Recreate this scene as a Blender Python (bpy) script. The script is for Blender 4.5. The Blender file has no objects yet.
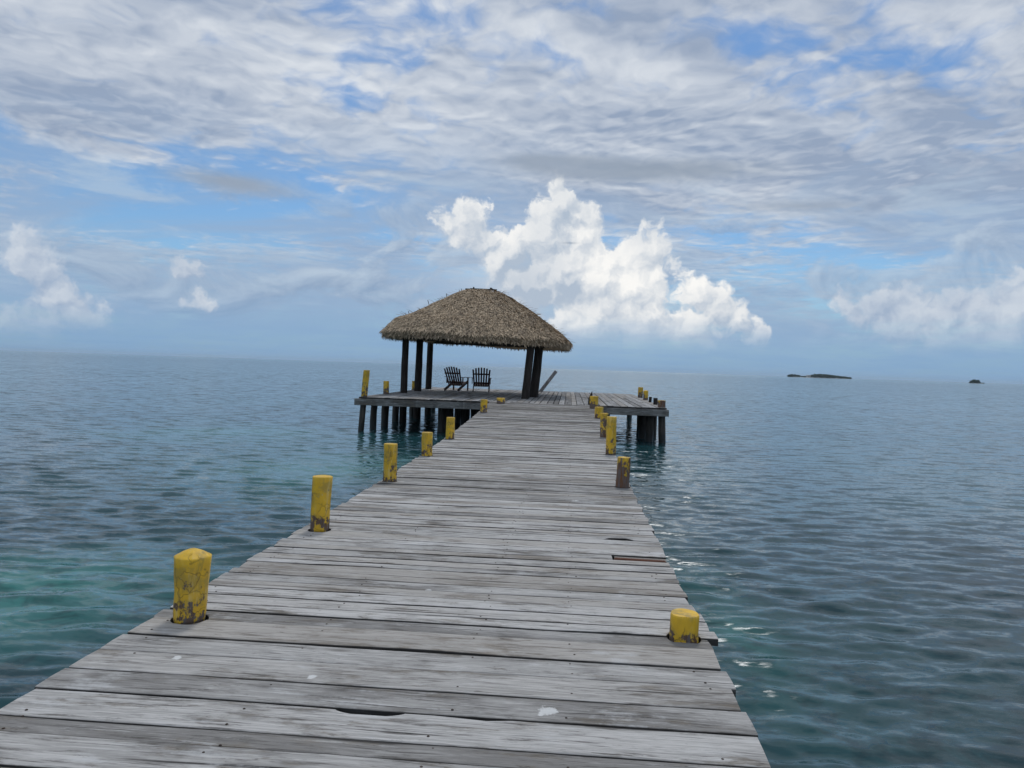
import bpy, bmesh, math, random
import numpy as np
from mathutils import Vector, Matrix, noise as mnoise

random.seed(7)
rng = np.random.default_rng(11)
sc = bpy.context.scene
col = sc.collection
R = math.radians

# ------------------------------------------------------------------ camera
EYE = 1.6                       # eye height above the near decking (z = 0)
YAW, ROLL, PITCH = R(4.29), R(1.9), R(1.28)
FPX = 760.0
fwd = Vector((-math.sin(YAW) * math.cos(PITCH), math.cos(YAW) * math.cos(PITCH), -math.sin(PITCH)))
right0 = Vector((math.cos(YAW), math.sin(YAW), 0))
up0 = right0.cross(fwd)
cr, sr = math.cos(ROLL), math.sin(ROLL)
rgt = right0 * cr + up0 * sr
upv = up0 * cr - right0 * sr
cam = bpy.data.cameras.new("camera")
cam_o = bpy.data.objects.new("camera", cam)
col.objects.link(cam_o)
M = Matrix((rgt, upv, -fwd)).transposed().to_4x4()
M.translation = Vector((0, 0, EYE))
cam_o.matrix_world = M
cam.sensor_fit = 'HORIZONTAL'
cam.sensor_width = 36.0
cam.lens = 36.0 * FPX / 1024
cam.clip_start = 0.05
cam.clip_end = 60000
sc.camera = cam_o
sc.view_settings.view_transform = 'Standard'
sc.view_settings.look = 'None'
sc.view_settings.exposure = 0
sc.view_settings.gamma = 1
sc.view_settings.use_curve_mapping = False
sc.render.engine = 'CYCLES'
sc.cycles.use_denoising = True
sc.cycles.max_bounces = 6

# the directions the photograph was surveyed at (used for laying out the sky by azimuth and elevation)
def ray(x, y):
    return (fwd * FPX + rgt * (x - 512) + upv * (384 - y)).normalized()
def sky_xy(x, y):
    d = ray(x, y)
    az = math.atan2(d.x * math.cos(YAW) + d.y * math.sin(YAW), -d.x * math.sin(YAW) + d.y * math.cos(YAW))
    return FPX * az, FPX * math.asin(d.z)

# ------------------------------------------------------------------ node maths
class E_:
    """a tiny wrapper: arithmetic on node sockets builds Math nodes"""
    nt = None
    def __init__(s, k): s.k = k
    def _m(s, op, *a, clamp=False):
        n = E_.nt.nodes.new('ShaderNodeMath'); n.operation = op; n.use_clamp = clamp
        for i, v in enumerate((s,) + a):
            if isinstance(v, E_): E_.nt.links.new(v.k, n.inputs[i])
            else: n.inputs[i].default_value = v
        return E_(n.outputs[0])
    def __add__(s, o): return s._m('ADD', o)
    __radd__ = __add__
    def __sub__(s, o): return s._m('SUBTRACT', o)
    def __rsub__(s, o): return (s * -1.0) + o
    def __mul__(s, o): return s._m('MULTIPLY', o)
    __rmul__ = __mul__
    def __truediv__(s, o): return s._m('DIVIDE', o)
    def pow(s, o): return s._m('POWER', o)
    def sqrt(s): return s._m('SQRT')
    def abs(s): return s._m('ABSOLUTE')
    def exp(s): return s._m('EXPONENT')
    def max(s, o): return s._m('MAXIMUM', o)
    def min(s, o): return s._m('MINIMUM', o)
    def smax(s, o, d): return s._m('SMOOTH_MAX', o, d)
    def asin(s): return s._m('ARCSINE')
    def atan2(s, o): return s._m('ARCTAN2', o)
    def clamp(s): return s._m('ADD', 0.0, clamp=True)
    def step(s, a, b, lo=0.0, hi=1.0):
        n = E_.nt.nodes.new('ShaderNodeMapRange'); n.interpolation_type = 'SMOOTHSTEP'
        E_.nt.links.new(s.k, n.inputs[0])
        for i, v in zip((1, 2, 3, 4), (a, b, lo, hi)):
            if isinstance(v, E_): E_.nt.links.new(v.k, n.inputs[i])
            else: n.inputs[i].default_value = v
        return E_(n.outputs[0])
    def lin(s, a, b, lo=0.0, hi=1.0):
        n = E_.nt.nodes.new('ShaderNodeMapRange'); n.clamp = True
        E_.nt.links.new(s.k, n.inputs[0])
        for i, v in zip((1, 2, 3, 4), (a, b, lo, hi)): n.inputs[i].default_value = v
        return E_(n.outputs[0])
def xyz(x, y, z):
    n = E_.nt.nodes.new('ShaderNodeCombineXYZ')
    for i, v in enumerate((x, y, z)):
        if isinstance(v, E_): E_.nt.links.new(v.k, n.inputs[i])
        else: n.inputs[i].default_value = v
    return n.outputs[0]
def split(k):
    n = E_.nt.nodes.new('ShaderNodeSeparateXYZ'); E_.nt.links.new(k, n.inputs[0])
    return [E_(o) for o in n.outputs]
def noise(vec, scale, detail=5, rough=0.55, lac=2.0, dist=0.0, dim='3D'):
    n = E_.nt.nodes.new('ShaderNodeTexNoise'); n.noise_dimensions = dim
    E_.nt.links.new(vec, n.inputs['Vector'])
    n.inputs['Scale'].default_value = scale; n.inputs['Detail'].default_value = detail
    n.inputs['Roughness'].default_value = rough; n.inputs['Lacunarity'].default_value = lac
    n.inputs['Distortion'].default_value = dist
    return E_(n.outputs['Fac'])
def noise_col(vec, scale, detail=3, rough=0.5, dim='3D'):
    n = E_.nt.nodes.new('ShaderNodeTexNoise'); n.noise_dimensions = dim
    E_.nt.links.new(vec, n.inputs['Vector'])
    n.inputs['Scale'].default_value = scale; n.inputs['Detail'].default_value = detail
    n.inputs['Roughness'].default_value = rough
    return n.outputs['Color']
def voro(vec, scale, detail=3, rough=0.5, smooth=0.3, dim='2D', feature='SMOOTH_F1'):
    n = E_.nt.nodes.new('ShaderNodeTexVoronoi'); n.voronoi_dimensions = dim; n.feature = feature; n.normalize = False
    E_.nt.links.new(vec, n.inputs['Vector']); n.inputs['Scale'].default_value = scale
    n.inputs['Detail'].default_value = detail; n.inputs['Roughness'].default_value = rough
    if feature == 'SMOOTH_F1': n.inputs['Smoothness'].default_value = smooth
    return E_(n.outputs['Distance'])
def vop(op, a, b=None):
    n = E_.nt.nodes.new('ShaderNodeVectorMath'); n.operation = op
    for i, v in ((0, a), (1, b)):
        if v is None: continue
        if isinstance(v, bpy.types.NodeSocket): E_.nt.links.new(v, n.inputs[i])
        else: n.inputs[i].default_value = v
    return n
def dist_to(vec, p): return E_(vop('DISTANCE', vec, p).outputs['Value'])
def spot(vec, cx, cy, rx, ry, rot=0.0):
    """soft ellipse, 1 at its centre and 0 outside"""
    n = E_.nt.nodes.new('ShaderNodeMapping'); n.vector_type = 'TEXTURE'
    E_.nt.links.new(vec, n.inputs[0])
    n.inputs[1].default_value = (cx, cy, 0); n.inputs[2].default_value = (0, 0, rot); n.inputs[3].default_value = (rx, ry, 1)
    g = E_.nt.nodes.new('ShaderNodeTexGradient'); g.gradient_type = 'QUADRATIC_SPHERE'
    E_.nt.links.new(n.outputs[0], g.inputs[0])
    return E_(g.outputs['Fac'])
def mix(f, a, b):
    n = E_.nt.nodes.new('ShaderNodeMix'); n.data_type = 'RGBA'; n.clamp_factor = True
    for i, v in ((0, f), (6, a), (7, b)):
        if isinstance(v, E_): E_.nt.links.new(v.k, n.inputs[i])
        elif isinstance(v, bpy.types.NodeSocket): E_.nt.links.new(v, n.inputs[i])
        elif i == 0: n.inputs[0].default_value = v
        else: n.inputs[i].default_value = (*v, 1)
    return n.outputs[2]
def mulc(a, b):
    n = E_.nt.nodes.new('ShaderNodeMix'); n.data_type = 'RGBA'; n.blend_type = 'MULTIPLY'; n.inputs[0].default_value = 1
    for i, v in ((6, a), (7, b)):
        if isinstance(v, E_): E_.nt.links.new(v.k, n.inputs[i])
        elif isinstance(v, bpy.types.NodeSocket): E_.nt.links.new(v, n.inputs[i])
        else: n.inputs[i].default_value = (*v, 1)
    return n.outputs[2]
def lin8(r, g, b, k=1.0):
    f = lambda c: ((c / 255 + 0.055) / 1.055) ** 2.4 if c > 10 else c / 255 / 12.92
    return (f(r) * k, f(g) * k, f(b) * k)

# ------------------------------------------------------------------ sky
SUN_EL, SUN_AZ = R(62), R(5)          # azimuth clockwise from +Y: ahead, a little to the right
SKY_STRENGTH = 0.1
def build_world():
    w = bpy.data.worlds.new("World"); sc.world = w; w.use_nodes = True
    nt = w.node_tree; nt.nodes.clear(); E_.nt = nt
    out = nt.nodes.new('ShaderNodeOutputWorld'); bg = nt.nodes.new('ShaderNodeBackground')
    bg.inputs['Strength'].default_value = SKY_STRENGTH
    nt.links.new(bg.outputs[0], out.inputs[0])
    sky = nt.nodes.new('ShaderNodeTexSky'); sky.sky_type = 'NISHITA'; sky.sun_disc = False
    sky.sun_elevation = SUN_EL; sky.sun_rotation = SUN_AZ
    sky.altitude = 0; sky.air_density = 1.0; sky.dust_density = 0.6; sky.ozone_density = 2.0
    K = 1 / SKY_STRENGTH
    tc = nt.nodes.new('ShaderNodeTexCoord')
    dx, dy, dz = split(tc.outputs['Generated'])
    cy, sy = math.cos(YAW), math.sin(YAW)
    a = dx * cy + dy * sy
    b = dy * cy - dx * sy
    X = a.atan2(b) * FPX                     # azimuth and elevation, 760 units to the radian
    Y = dz.min(0.9999).max(-0.9999).asin() * FPX
    P = xyz(X, Y, 0.0)
    def g(px, py, rx, ry, amp, rot=0.0):     # a bank (amp > 0) or a lane (amp < 0) in the cloud deck
        cx, cyy = sky_xy(px, py)
        return spot(P, cx, cyy, rx * 1.75, ry * 1.75, R(rot)) * amp
    # --- clear sky: the Sky Texture, a little deeper blue
    clear = mulc(sky.outputs[0], CLEAR_TINT)
    # --- a deck of altocumulus at constant height
    zc = dz.max(0.0) + 0.06
    px_, py_ = a / zc, b / zc
    th = R(64)
    al = px_ * math.sin(th) + py_ * math.cos(th)
    ac = py_ * math.sin(th) - px_ * math.cos(th)
    base_v = xyz(al * 1.08, ac, 0.0)
    wv = vop('MULTIPLY_ADD', vop('SUBTRACT', noise_col(base_v, 1.3, 4, 0.6, '2D'), (0.5, 0.5, 0.5)).outputs[0], (0.42, 0.36, 0)); nt.links.new(base_v, wv.inputs[2])
    base_w = wv.outputs[0]
    cov = Y.step(70, 240, 0.04, 0.15)
    lanes = [(30, 150, 190, 24, -.42, -10), (215, 160, 130, 18, -.22, -6), (330, 208, 140, 20, -.28, -6), (110, 212, 190, 30, -.38, 0),
             (860, 55, 190, 24, -.13, -14), (985, 150, 90, 28, -.16, -8), (960, 255, 120, 30, -.12, 0),
             (880, 285, 120, 40, -.10, 0), (150, 60, 280, 60, .08, -12), (430, 90, 280, 45, .09, -6), (600, 140, 240, 30, .10, -4),
             (820, 190, 240, 24, .09, -4), (330, 250, 200, 22, .05, 0), (560, 8, 80, 14, -.10, 0), (520, 205, 120, 20, .05, 0)]
    for l in lanes: cov = cov + g(*l)
    big = noise(base_w, 0.75, 3, 0.5, dim='2D')
    def fine(off):
        v = vop('ADD', base_w, off).outputs[0] if off else base_w
        return noise(v, 2.7, 8, 0.62, dim='2D') * 0.55 - voro(v, 5.2, 2.0, 0.55, 0.5) * 0.20 + 0.09
    f0, f1 = fine(None), fine((0.02, 0.055, 0.0))
    D0 = big * 0.6 + f0 + cov
    alpha = D0.step(0.35, 0.64)
    thick = (big * 0.7 + f0 * 0.5 + cov).step(0.42, 0.72)
    bands = noise(xyz(al * 0.22 + 3.0, ac * 1.05, 0.0), 1.0, 4, 0.55, dim='2D').step(0.36, 0.62)
    bright = ((f0 - f1) * 2.5 + 0.80 - thick * 0.42 - bands * 0.42).clamp()
    near_col = mix(bright, lin8(150, 165, 188, K), lin8(222, 227, 233, K))
    far = Y.step(20, 175)
    hi_col = mix(far, mix(bright, lin8(140, 165, 196, K), lin8(176, 197, 216, K)), near_col)
    c = mix(alpha * far.lin(0, 1, 0.6, 0.96), clear, hi_col)
    # --- thin veil lower down
    vn = noise(xyz(X * 0.0035, Y * 0.014, 0.0), 1.0, 6, 0.58, dist=0.6, dim='2D')
    veil = vn.step(0.34, 0.62) * Y.step(-5, 40) * Y.step(150, 250, 1.0, 0.0)
    c = mix(veil * 0.8, c, lin8(150, 174, 204, K))
    vb = noise(xyz(X * 0.006 + 31.0, Y * 0.03, 0.0), 1.0, 6, 0.6, dist=0.4, dim='2D')
    c = mix(vb.step(0.52, 0.72) * Y.step(30, 70) * Y.step(150, 220, 1.0, 0.0) * 0.6, c, lin8(178, 197, 216, K))
    # --- blotchy grey-blue banks low down
    bv_ = xyz(X * 0.0085 + 5.0, Y * 0.021, 0.0)
    bn = noise(bv_, 1.0, 6, 0.6, dist=0.5, dim='2D'); bn2 = noise(vop('ADD', bv_, (-0.05, 0.13, 0)).outputs[0], 1.0, 6, 0.6, dist=0.5, dim='2D')
    bank = bn.step(0.46, 0.60) * Y.step(12, 50) * Y.step(120, 205, 1.0, 0.0)
    c = mix(bank * 0.72, c, mix(((bn - bn2) * 3.0 + 0.42).clamp(), lin8(138, 160, 189, K), lin8(186, 202, 219, K)))
    # --- low stratus above the horizon
    c = mix(Y.step(4, 75, 0.85, 0.0) * vn.lin(0.25, 0.7, 0.8, 1.0), c, lin8(128, 166, 205, K))
    # --- cumulus: puffs (centre and radius by bearing), broken up by billow noise, relief lit from the upper left
    main = [(560, 203, 24), (548, 218, 24), (578, 216, 20), (548, 244, 30), (582, 238, 26), (515, 248, 24), (468, 222, 24), (448, 224, 16), (484, 240, 22),
            (560, 275, 40), (604, 280, 36), (655, 248, 22), (640, 262, 26), (632, 290, 40), (596, 312, 36), (528, 288, 32), (496, 268, 22),
            (645, 322, 30), (694, 294, 22), (716, 310, 24), (738, 322, 18), (756, 334, 14), (690, 328, 24), (560, 318, 16)]
    rightc = [(880, 304, 20), (912, 312, 20), (850, 308, 15), (945, 318, 24), (985, 318, 26), (1022, 310, 30), (900, 326, 22), (945, 336, 24), (1000, 340, 26), (945, 302, 10)]
    leftc = [(22, 250, 18), (42, 272, 20), (54, 298, 20), (74, 312, 18), (46, 318, 20), (92, 322, 13), (0, 322, 16)]
    bits = [(202, 305, 10), (212, 307, 8), (190, 266, 14), (552, 325, 12)]
    sb = [(*sky_xy(x, y), r) for x, y, r in main + rightc + leftc + bits]
    wv = vop('MULTIPLY_ADD', vop('SUBTRACT', noise_col(P, 0.05, 4, 0.6, '2D'), (0.5, 0.5, 0.5)).outputs[0], (20, 20, 0)); nt.links.new(P, wv.inputs[2])
    def dens(off):
        v = vop('ADD', wv.outputs[0], off).outputs[0] if off else wv.outputs[0]
        f = None
        for bx, by, r in sb:
            h = dist_to(v, (bx, by, 0)) * -1.0 + r
            f = h if f is None else f.smax(h, 11.0)
        bil = voro(v, 0.030, 3.0, 0.55, 0.45) * -17.0 + 8.0
        fin = noise(v, 0.09, 6, 0.62, dim='2D') * 9.0 - 4.5
        return f + bil + fin + 5.0
    d0 = dens(None); d1 = dens((-4.5, 6.5, 0))
    crisp = X.step(-380, -250, 11.0, 6.5) + X.step(250, 330, 0.0, 4.0)
    crisp = crisp + spot(P, *sky_xy(490, 290), 100, 70) * 16.0
    al = (d0 / crisp).step(-0.5, 0.9)
    # flat hazy bases
    yb = X.step(-420, -300, sky_xy(40, 331)[1], sky_xy(640, 343)[1]).max(0.0)
    basefade = (Y + (vb - 0.5) * 34).step(yb - 10, yb + 32)
    side = X.step(-330, -200, 0.0, 1.0) * X.step(255, 320, 1.0, 0.0)      # 1 in the great tower, 0 in the hazier side banks
    sh = ((d0 - d1) * 0.055 + 0.58).clamp()
    tone = noise(P, 0.017, 4, 0.55, dim='2D').step(0.3, 0.7)
    sh = sh * 0.62 + tone * 0.38
    soft = spot(P, *sky_xy(490, 290), 130, 85, R(-35)) * 0.55 + spot(P, *sky_xy(600, 330), 220, 40, 0) * 0.3
    c = mix(soft * (vb * 0.8 + 0.6), c, lin8(198, 210, 223, K))
    lit = mix(side, lin8(208, 216, 226, K), lin8(251, 250, 247, K)); shd = mix(side, lin8(150, 170, 197, K), lin8(176, 190, 207, K))
    hollow = spot(P, *sky_xy(512, 290), 120, 80, R(-30))
    sh = (sh - hollow * 0.55).clamp()
    c = mix(al * basefade * side.lin(0, 1, 0.92, 1.0), c, mix(sh, shd, lit))
    # --- dark flat lens clouds in front
    dk = g(640, 170, 165, 16, 1.5, -1) + g(230, 182, 95, 15, 1.1, -3) + g(540, 160, 60, 9, .6) + g(800, 206, 150, 12, .7, -2) + g(570, 243, 16, 2.2, .9) + g(745, 238, 60, 8, .3)
    dn = noise(xyz(X * 0.012, Y * 0.03, 0.0), 1.0, 6, 0.6, dim='2D')
    c = mix((dk * (dn * 1.3 + 0.3)).step(0.15, 1.0) * 0.88, c, mix(dn, lin8(138, 152, 169, K), lin8(160, 172, 189, K)))
    # --- bright patch added to the sky above the frame for silvery water glints
    gl = spot(P, 0.16 * FPX, 0.625 * FPX, 0.14 * FPX, 0.16 * FPX)
    glow = vop('SCALE', lin8(250, 251, 252, K)); nt.links.new((gl * 13.0).k, glow.inputs[3])
    c = vop('ADD', c, glow.outputs[0]).outputs[0]
    # below the horizon: plain sea-blue, only met by something that looks past the water's end
    c = mix(Y.step(-6, -1), lin8(110, 140, 165, K), c)
    nt.links.new(c, bg.inputs['Color'])
    w.cycles.sampling_method = 'MANUAL'; w.cycles.sample_map_resolution = 512
CLEAR_TINT = (0.62, 0.84, 1.02)
build_world()

sun = bpy.data.lights.new("sun", 'SUN'); sun.energy = 1.0; sun.angle = R(10); sun.color = (1, 0.96, 0.9)
sun_o = bpy.data.objects.new("sun", sun); col.objects.link(sun_o)
sd = Vector((math.sin(SUN_AZ) * math.cos(SUN_EL), math.cos(SUN_AZ) * math.cos(SUN_EL), math.sin(SUN_EL)))
sun_o.rotation_euler = sd.to_track_quat('Z', 'Y').to_euler(); sun_o.location = (0, 0, 30)
# ------------------------------------------------------------------ mesh helpers
def grid_mesh(name, V, F, mat, parent=None, smooth=True, attrs=None):
    """numpy vertices (n,3) and quads (m,4) -> ONE linked mesh object"""
    V = np.asarray(V, np.float32); F = np.asarray(F, np.int32)
    me = bpy.data.meshes.new(name)
    k = F.shape[1]
    me.vertices.add(len(V)); me.vertices.foreach_set('co', V.ravel())
    me.loops.add(F.size); me.loops.foreach_set('vertex_index', F.ravel())
    me.polygons.add(len(F)); me.polygons.foreach_set('loop_start', np.arange(0, F.size, k, dtype=np.int32))
    try: me.polygons.foreach_set('loop_total', np.full(len(F), k, np.int32))
    except Exception: pass
    me.polygons.foreach_set('use_smooth', np.full(len(F), smooth))
    for n, v in (attrs or {}).items():
        at = me.attributes.new(n, 'FLOAT', 'POINT'); at.data.foreach_set('value', np.asarray(v, np.float32))
    me.update(calc_edges=True); me.validate()
    o = bpy.data.objects.new(name, me); col.objects.link(o)
    if mat: me.materials.append(mat)
    if parent: o.parent = parent
    return o
class MB:
    """collects shapes, links them as ONE mesh object"""
    def __init__(s): s.v = []; s.f = []; s.t = []
    def add(s, vs, fs, tone=0.5):
        n = len(s.v); s.v += [tuple(v) for v in vs]; s.f += [tuple(i + n for i in f) for f in fs]; s.t += [tone] * len(vs)
    def box(s, c, size, rot=None, tone=0.5, taper=1.0, bev=0.0):
        hx, hy, hz = size[0] / 2, size[1] / 2, size[2] / 2
        if bev > 0:
            pts = []
            for z, q in ((-hz, bev), (-hz + bev, 0), (hz - bev, 0), (hz, bev)):
                for sx, sy in ((-1, -1), (1, -1), (1, 1), (-1, 1)): 
                    pts.append((sx * (hx - q), sy * (hy - q), z))
            fs = [(3, 2, 1, 0), (12, 13, 14, 15)]
            for k in range(3):
                for i in range(4):
                    j = (i + 1) % 4; fs.append((k * 4 + i, k * 4 + j, k * 4 + 4 + j, k * 4 + 4 + i))
        else:
            pts = [(sx * hx * (taper if z > 0 else 1), sy * hy * (taper if z > 0 else 1), z) for z in (-hz, hz) for sx, sy in ((-1, -1), (1, -1), (1, 1), (-1, 1))]
            fs = [(3, 2, 1, 0), (4, 5, 6, 7), (0, 1, 5, 4), (1, 2, 6, 5), (2, 3, 7, 6), (3, 0, 4, 7)]
        m = rot.to_4x4() if rot else Matrix()
        s.add([Vector(c) + m @ Vector(p) for p in pts], fs, tone)
    def bar(s, a, b, w, h, tone=0.5, roll=0.0, bev=0.0):
        a, b = Vector(a), Vector(b); d = (b - a)
        q = d.to_track_quat('Z', 'Y').to_matrix() @ Matrix.Rotation(roll, 3, 'Z')
        s.box((a + b) / 2, (w, h, d.length), q, tone, bev=bev)
    def lathe(s, rings, n=20, seed=0.0, rough=0.0, tone=0.5, cap=True, wob=None):
        """rings: (centre x, y, z, radius)"""
        vs, fs = [], []
        for k, (x, y, z, r) in enumerate(rings):
            for i in range(n):
                a = 2 * math.pi * i / n
                rr = r * (1 + rough * mnoise.noise(Vector((math.cos(a) * 1.3 + seed * 7.1, math.sin(a) * 1.3, z * 2.6 + seed))) + rough * .4 * mnoise.noise(Vector((math.cos(a) * 4 + seed * 3, math.sin(a) * 4, z * 9))))
                vs.append((x + rr * math.cos(a), y + rr * math.sin(a), z))
        for k in range(len(rings) - 1):
            for i in range(n):
                j = (i + 1) % n; fs.append((k * n + i, k * n + j, (k + 1) * n + j, (k + 1) * n + i))
        if cap:
            fs.append(tuple(range(n - 1, -1, -1))); fs.append(tuple((len(rings) - 1) * n + i for i in range(n)))
        s.add(vs, fs, tone)
    def build(s, name, mat, parent=None, smooth=False):
        me = bpy.data.meshes.new(name); me.from_pydata(s.v, [], s.f)
        at = me.attributes.new('tone', 'FLOAT', 'POINT'); at.data.foreach_set('value', np.asarray(s.t, np.float32))
        if smooth:
            me.polygons.foreach_set('use_smooth', [len(p.vertices) < 5 for p in me.polygons])
        me.materials.append(mat); me.update()
        o = bpy.data.objects.new(name, me); col.objects.link(o)
        if parent: o.parent = parent
        return o
def tag(o, label=None, cat=None, group=None, kind=None):
    if label: o['label'] = label
    if cat: o['category'] = cat
    if group: o['group'] = group
    if kind: o['kind'] = kind
    return o
def empty(name, loc=(0, 0, 0), rz=0.0):
    o = bpy.data.objects.new(name, None); col.objects.link(o); o.location = loc; o.rotation_euler = (0, 0, rz); o.empty_display_size = .2
    return o

# ------------------------------------------------------------------ materials
def new_mat(name):
    m = bpy.data.materials.new(name); m.use_nodes = True
    nt = m.node_tree; nt.nodes.clear(); E_.nt = nt
    out = nt.nodes.new('ShaderNodeOutputMaterial'); p = nt.nodes.new('ShaderNodeBsdfPrincipled')
    nt.links.new(p.outputs[0], out.inputs[0])
    return m, nt, p
def attr(n):
    a = E_.nt.nodes.new('ShaderNodeAttribute'); a.attribute_name = n
    return E_(a.outputs['Fac'])
def objc():
    return E_.nt.nodes.new('ShaderNodeTexCoord').outputs['Object']
def geopos():
    return E_.nt.nodes.new('ShaderNodeNewGeometry').outputs['Position']
def setc(p, name, v):
    i = p.inputs[name]
    if isinstance(v, E_): E_.nt.links.new(v.k, i)
    elif isinstance(v, bpy.types.NodeSocket): E_.nt.links.new(v, i)
    else: i.default_value = (*v, 1) if isinstance(v, tuple) else v
def bump(p, h, strength, dist):
    b = E_.nt.nodes.new('ShaderNodeBump'); b.inputs['Strength'].default_value = strength; b.inputs['Distance'].default_value = dist
    E_.nt.links.new(h.k, b.inputs['Height']); E_.nt.links.new(b.outputs[0], p.inputs['Normal'])

def wood_mat(name, light, mid, dark, along='x', droppings=(), gain=1.0):
    """weathered grey timber; the grain runs along x (or y, z); 'tone' varies board by board"""
    m, nt, p = new_mat(name)
    pos = geopos(); x, y, z = split(pos); t = attr('tone')
    u, v, w_ = {'x': (x, y, z), 'y': (y, x, z), 'z': (z, x, y)}[along]
    s = t * 57.0
    bend = (noise(xyz(u * 0.9, v * 3.0, s), 1.0, 2, 0.5) - 0.5) * 0.07
    vv = v + bend
    g1 = noise(xyz(u * 0.9 + s, vv * 15.0, w_ * 15.0), 1.0, 5, 0.68)
    grain = noise(xyz(u * 1.7 + s, vv * 42.0, w_ * 42.0), 1.0, 5, 0.68)
    fibre = noise(xyz(u * 4.0 + s, vv * 130.0, w_ * 130.0), 1.0, 3, 0.65)
    blotch = noise(xyz(u * 1.1 + s * 3.0, v * 3.4 + s, w_ * 2.6), 1.0, 6, 0.66)
    blot2 = noise(xyz(u * 4.5 + s, vv * 16.0, w_ * 16.0), 1.0, 6, 0.7)
    speck = noise(xyz(u * 22.0, vv * 60.0, w_ * 60.0), 1.0, 4, 0.7)
    strk = noise(xyz(u * 2.4 + s, vv * 27.0, w_ * 27.0), 1.0, 6, 0.74)
    k = (g1 - 0.5) * 1.4 + (grain - 0.5) * 3.0 + (t - 0.5) * 0.65 + 0.52
    base = mix(k.step(0.15, 0.85), mid, light)
    base = mix((blotch + (g1 - 0.5) * 0.5 - (t - 0.5) * 0.28).step(0.46, 0.62) * 0.62, base, dark)
    base = mix((strk + (blotch - 0.5) * 0.5).step(0.53, 0.66) * 0.8, base, (0.085, 0.077, 0.068))
    base = mix((1.0 - strk + (g1 - 0.5) * 0.4).step(0.58, 0.72) * 0.6, base, (0.62, 0.61, 0.58))
    base = mix((blot2 + (blotch - 0.5) * 0.9 ).step(0.55, 0.70) * 0.55, base, (0.205, 0.175, 0.135))
    base = mix((fibre * 0.6 + grain * 0.5).step(0.56, 0.70) * 0.8, base, (0.07, 0.064, 0.058))
    base = mix((speck * 0.6 + blot2 * 0.5).step(0.62, 0.74) * 0.7, base, (0.06, 0.055, 0.05))
    # long drying checks
    chk = noise(xyz(u * 0.45 + s * 5.0, vv * 24.0, 0.0), 1.0, 2, 0.4)
    base = mix(chk.step(0.66, 0.70) * 0.9, base, (0.025, 0.022, 0.02))
    brd = noise(xyz(t * 91.0, 0.5, 0.5), 1.0, 0)
    base = mix(brd.step(0.55, 0.62) * 0.32, base, (0.31, 0.262, 0.205))       # some boards are browner
    # knots
    kv = E_.nt.nodes.new('ShaderNodeTexVoronoi'); kv.feature = 'F1'; kv.normalize = False
    E_.nt.links.new(xyz(u * 1.1 + s, v * 3.2, s), kv.inputs['Vector']); kv.inputs['Scale'].default_value = 1.0
    kd = E_(kv.outputs['Distance'])
    base = mix(kd.step(0.05, 0.13, 1.0, 0.0) * 0.5, base, (0.06, 0.05, 0.04))
    # bleached salt and bird lime
    salt = noise(xyz(u * 2.0, v * 2.5, 4.0), 1.0, 6, 0.7)
    base = mix((salt + (grain - 0.5) * 0.6).step(0.56, 0.72) * 0.65, base, (0.60, 0.60, 0.59))
    for (cx, cy, r) in droppings:
        dsp = dist_to(xyz(x, y, 0.0), (cx, cy, 0))
        nn = noise(pos, 22.0, 4, 0.6)
        base = mix((dsp * (1 / r) + (nn - 0.5) * 3.2).step(0.4, 0.9, 1.0, 0.0) * 0.8, base, (0.75, 0.75, 0.73))
    base = mix((attr('edge') + (blotch - 0.5) * 1.6).step(0.3, 1.0) * 0.9, base, (0.022, 0.02, 0.018))    # rotted, blackened edges
    setc(p, 'Base Color', base); setc(p, 'Roughness', grain.lin(0.2, 0.8, 0.72, 0.92)); p.inputs['Specular IOR Level'].default_value = 0.3
    bump(p, grain * 0.5 + fibre * 0.6 - chk.step(0.68, 0.76) * 0.8, 0.9, 0.006)
    return m

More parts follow.
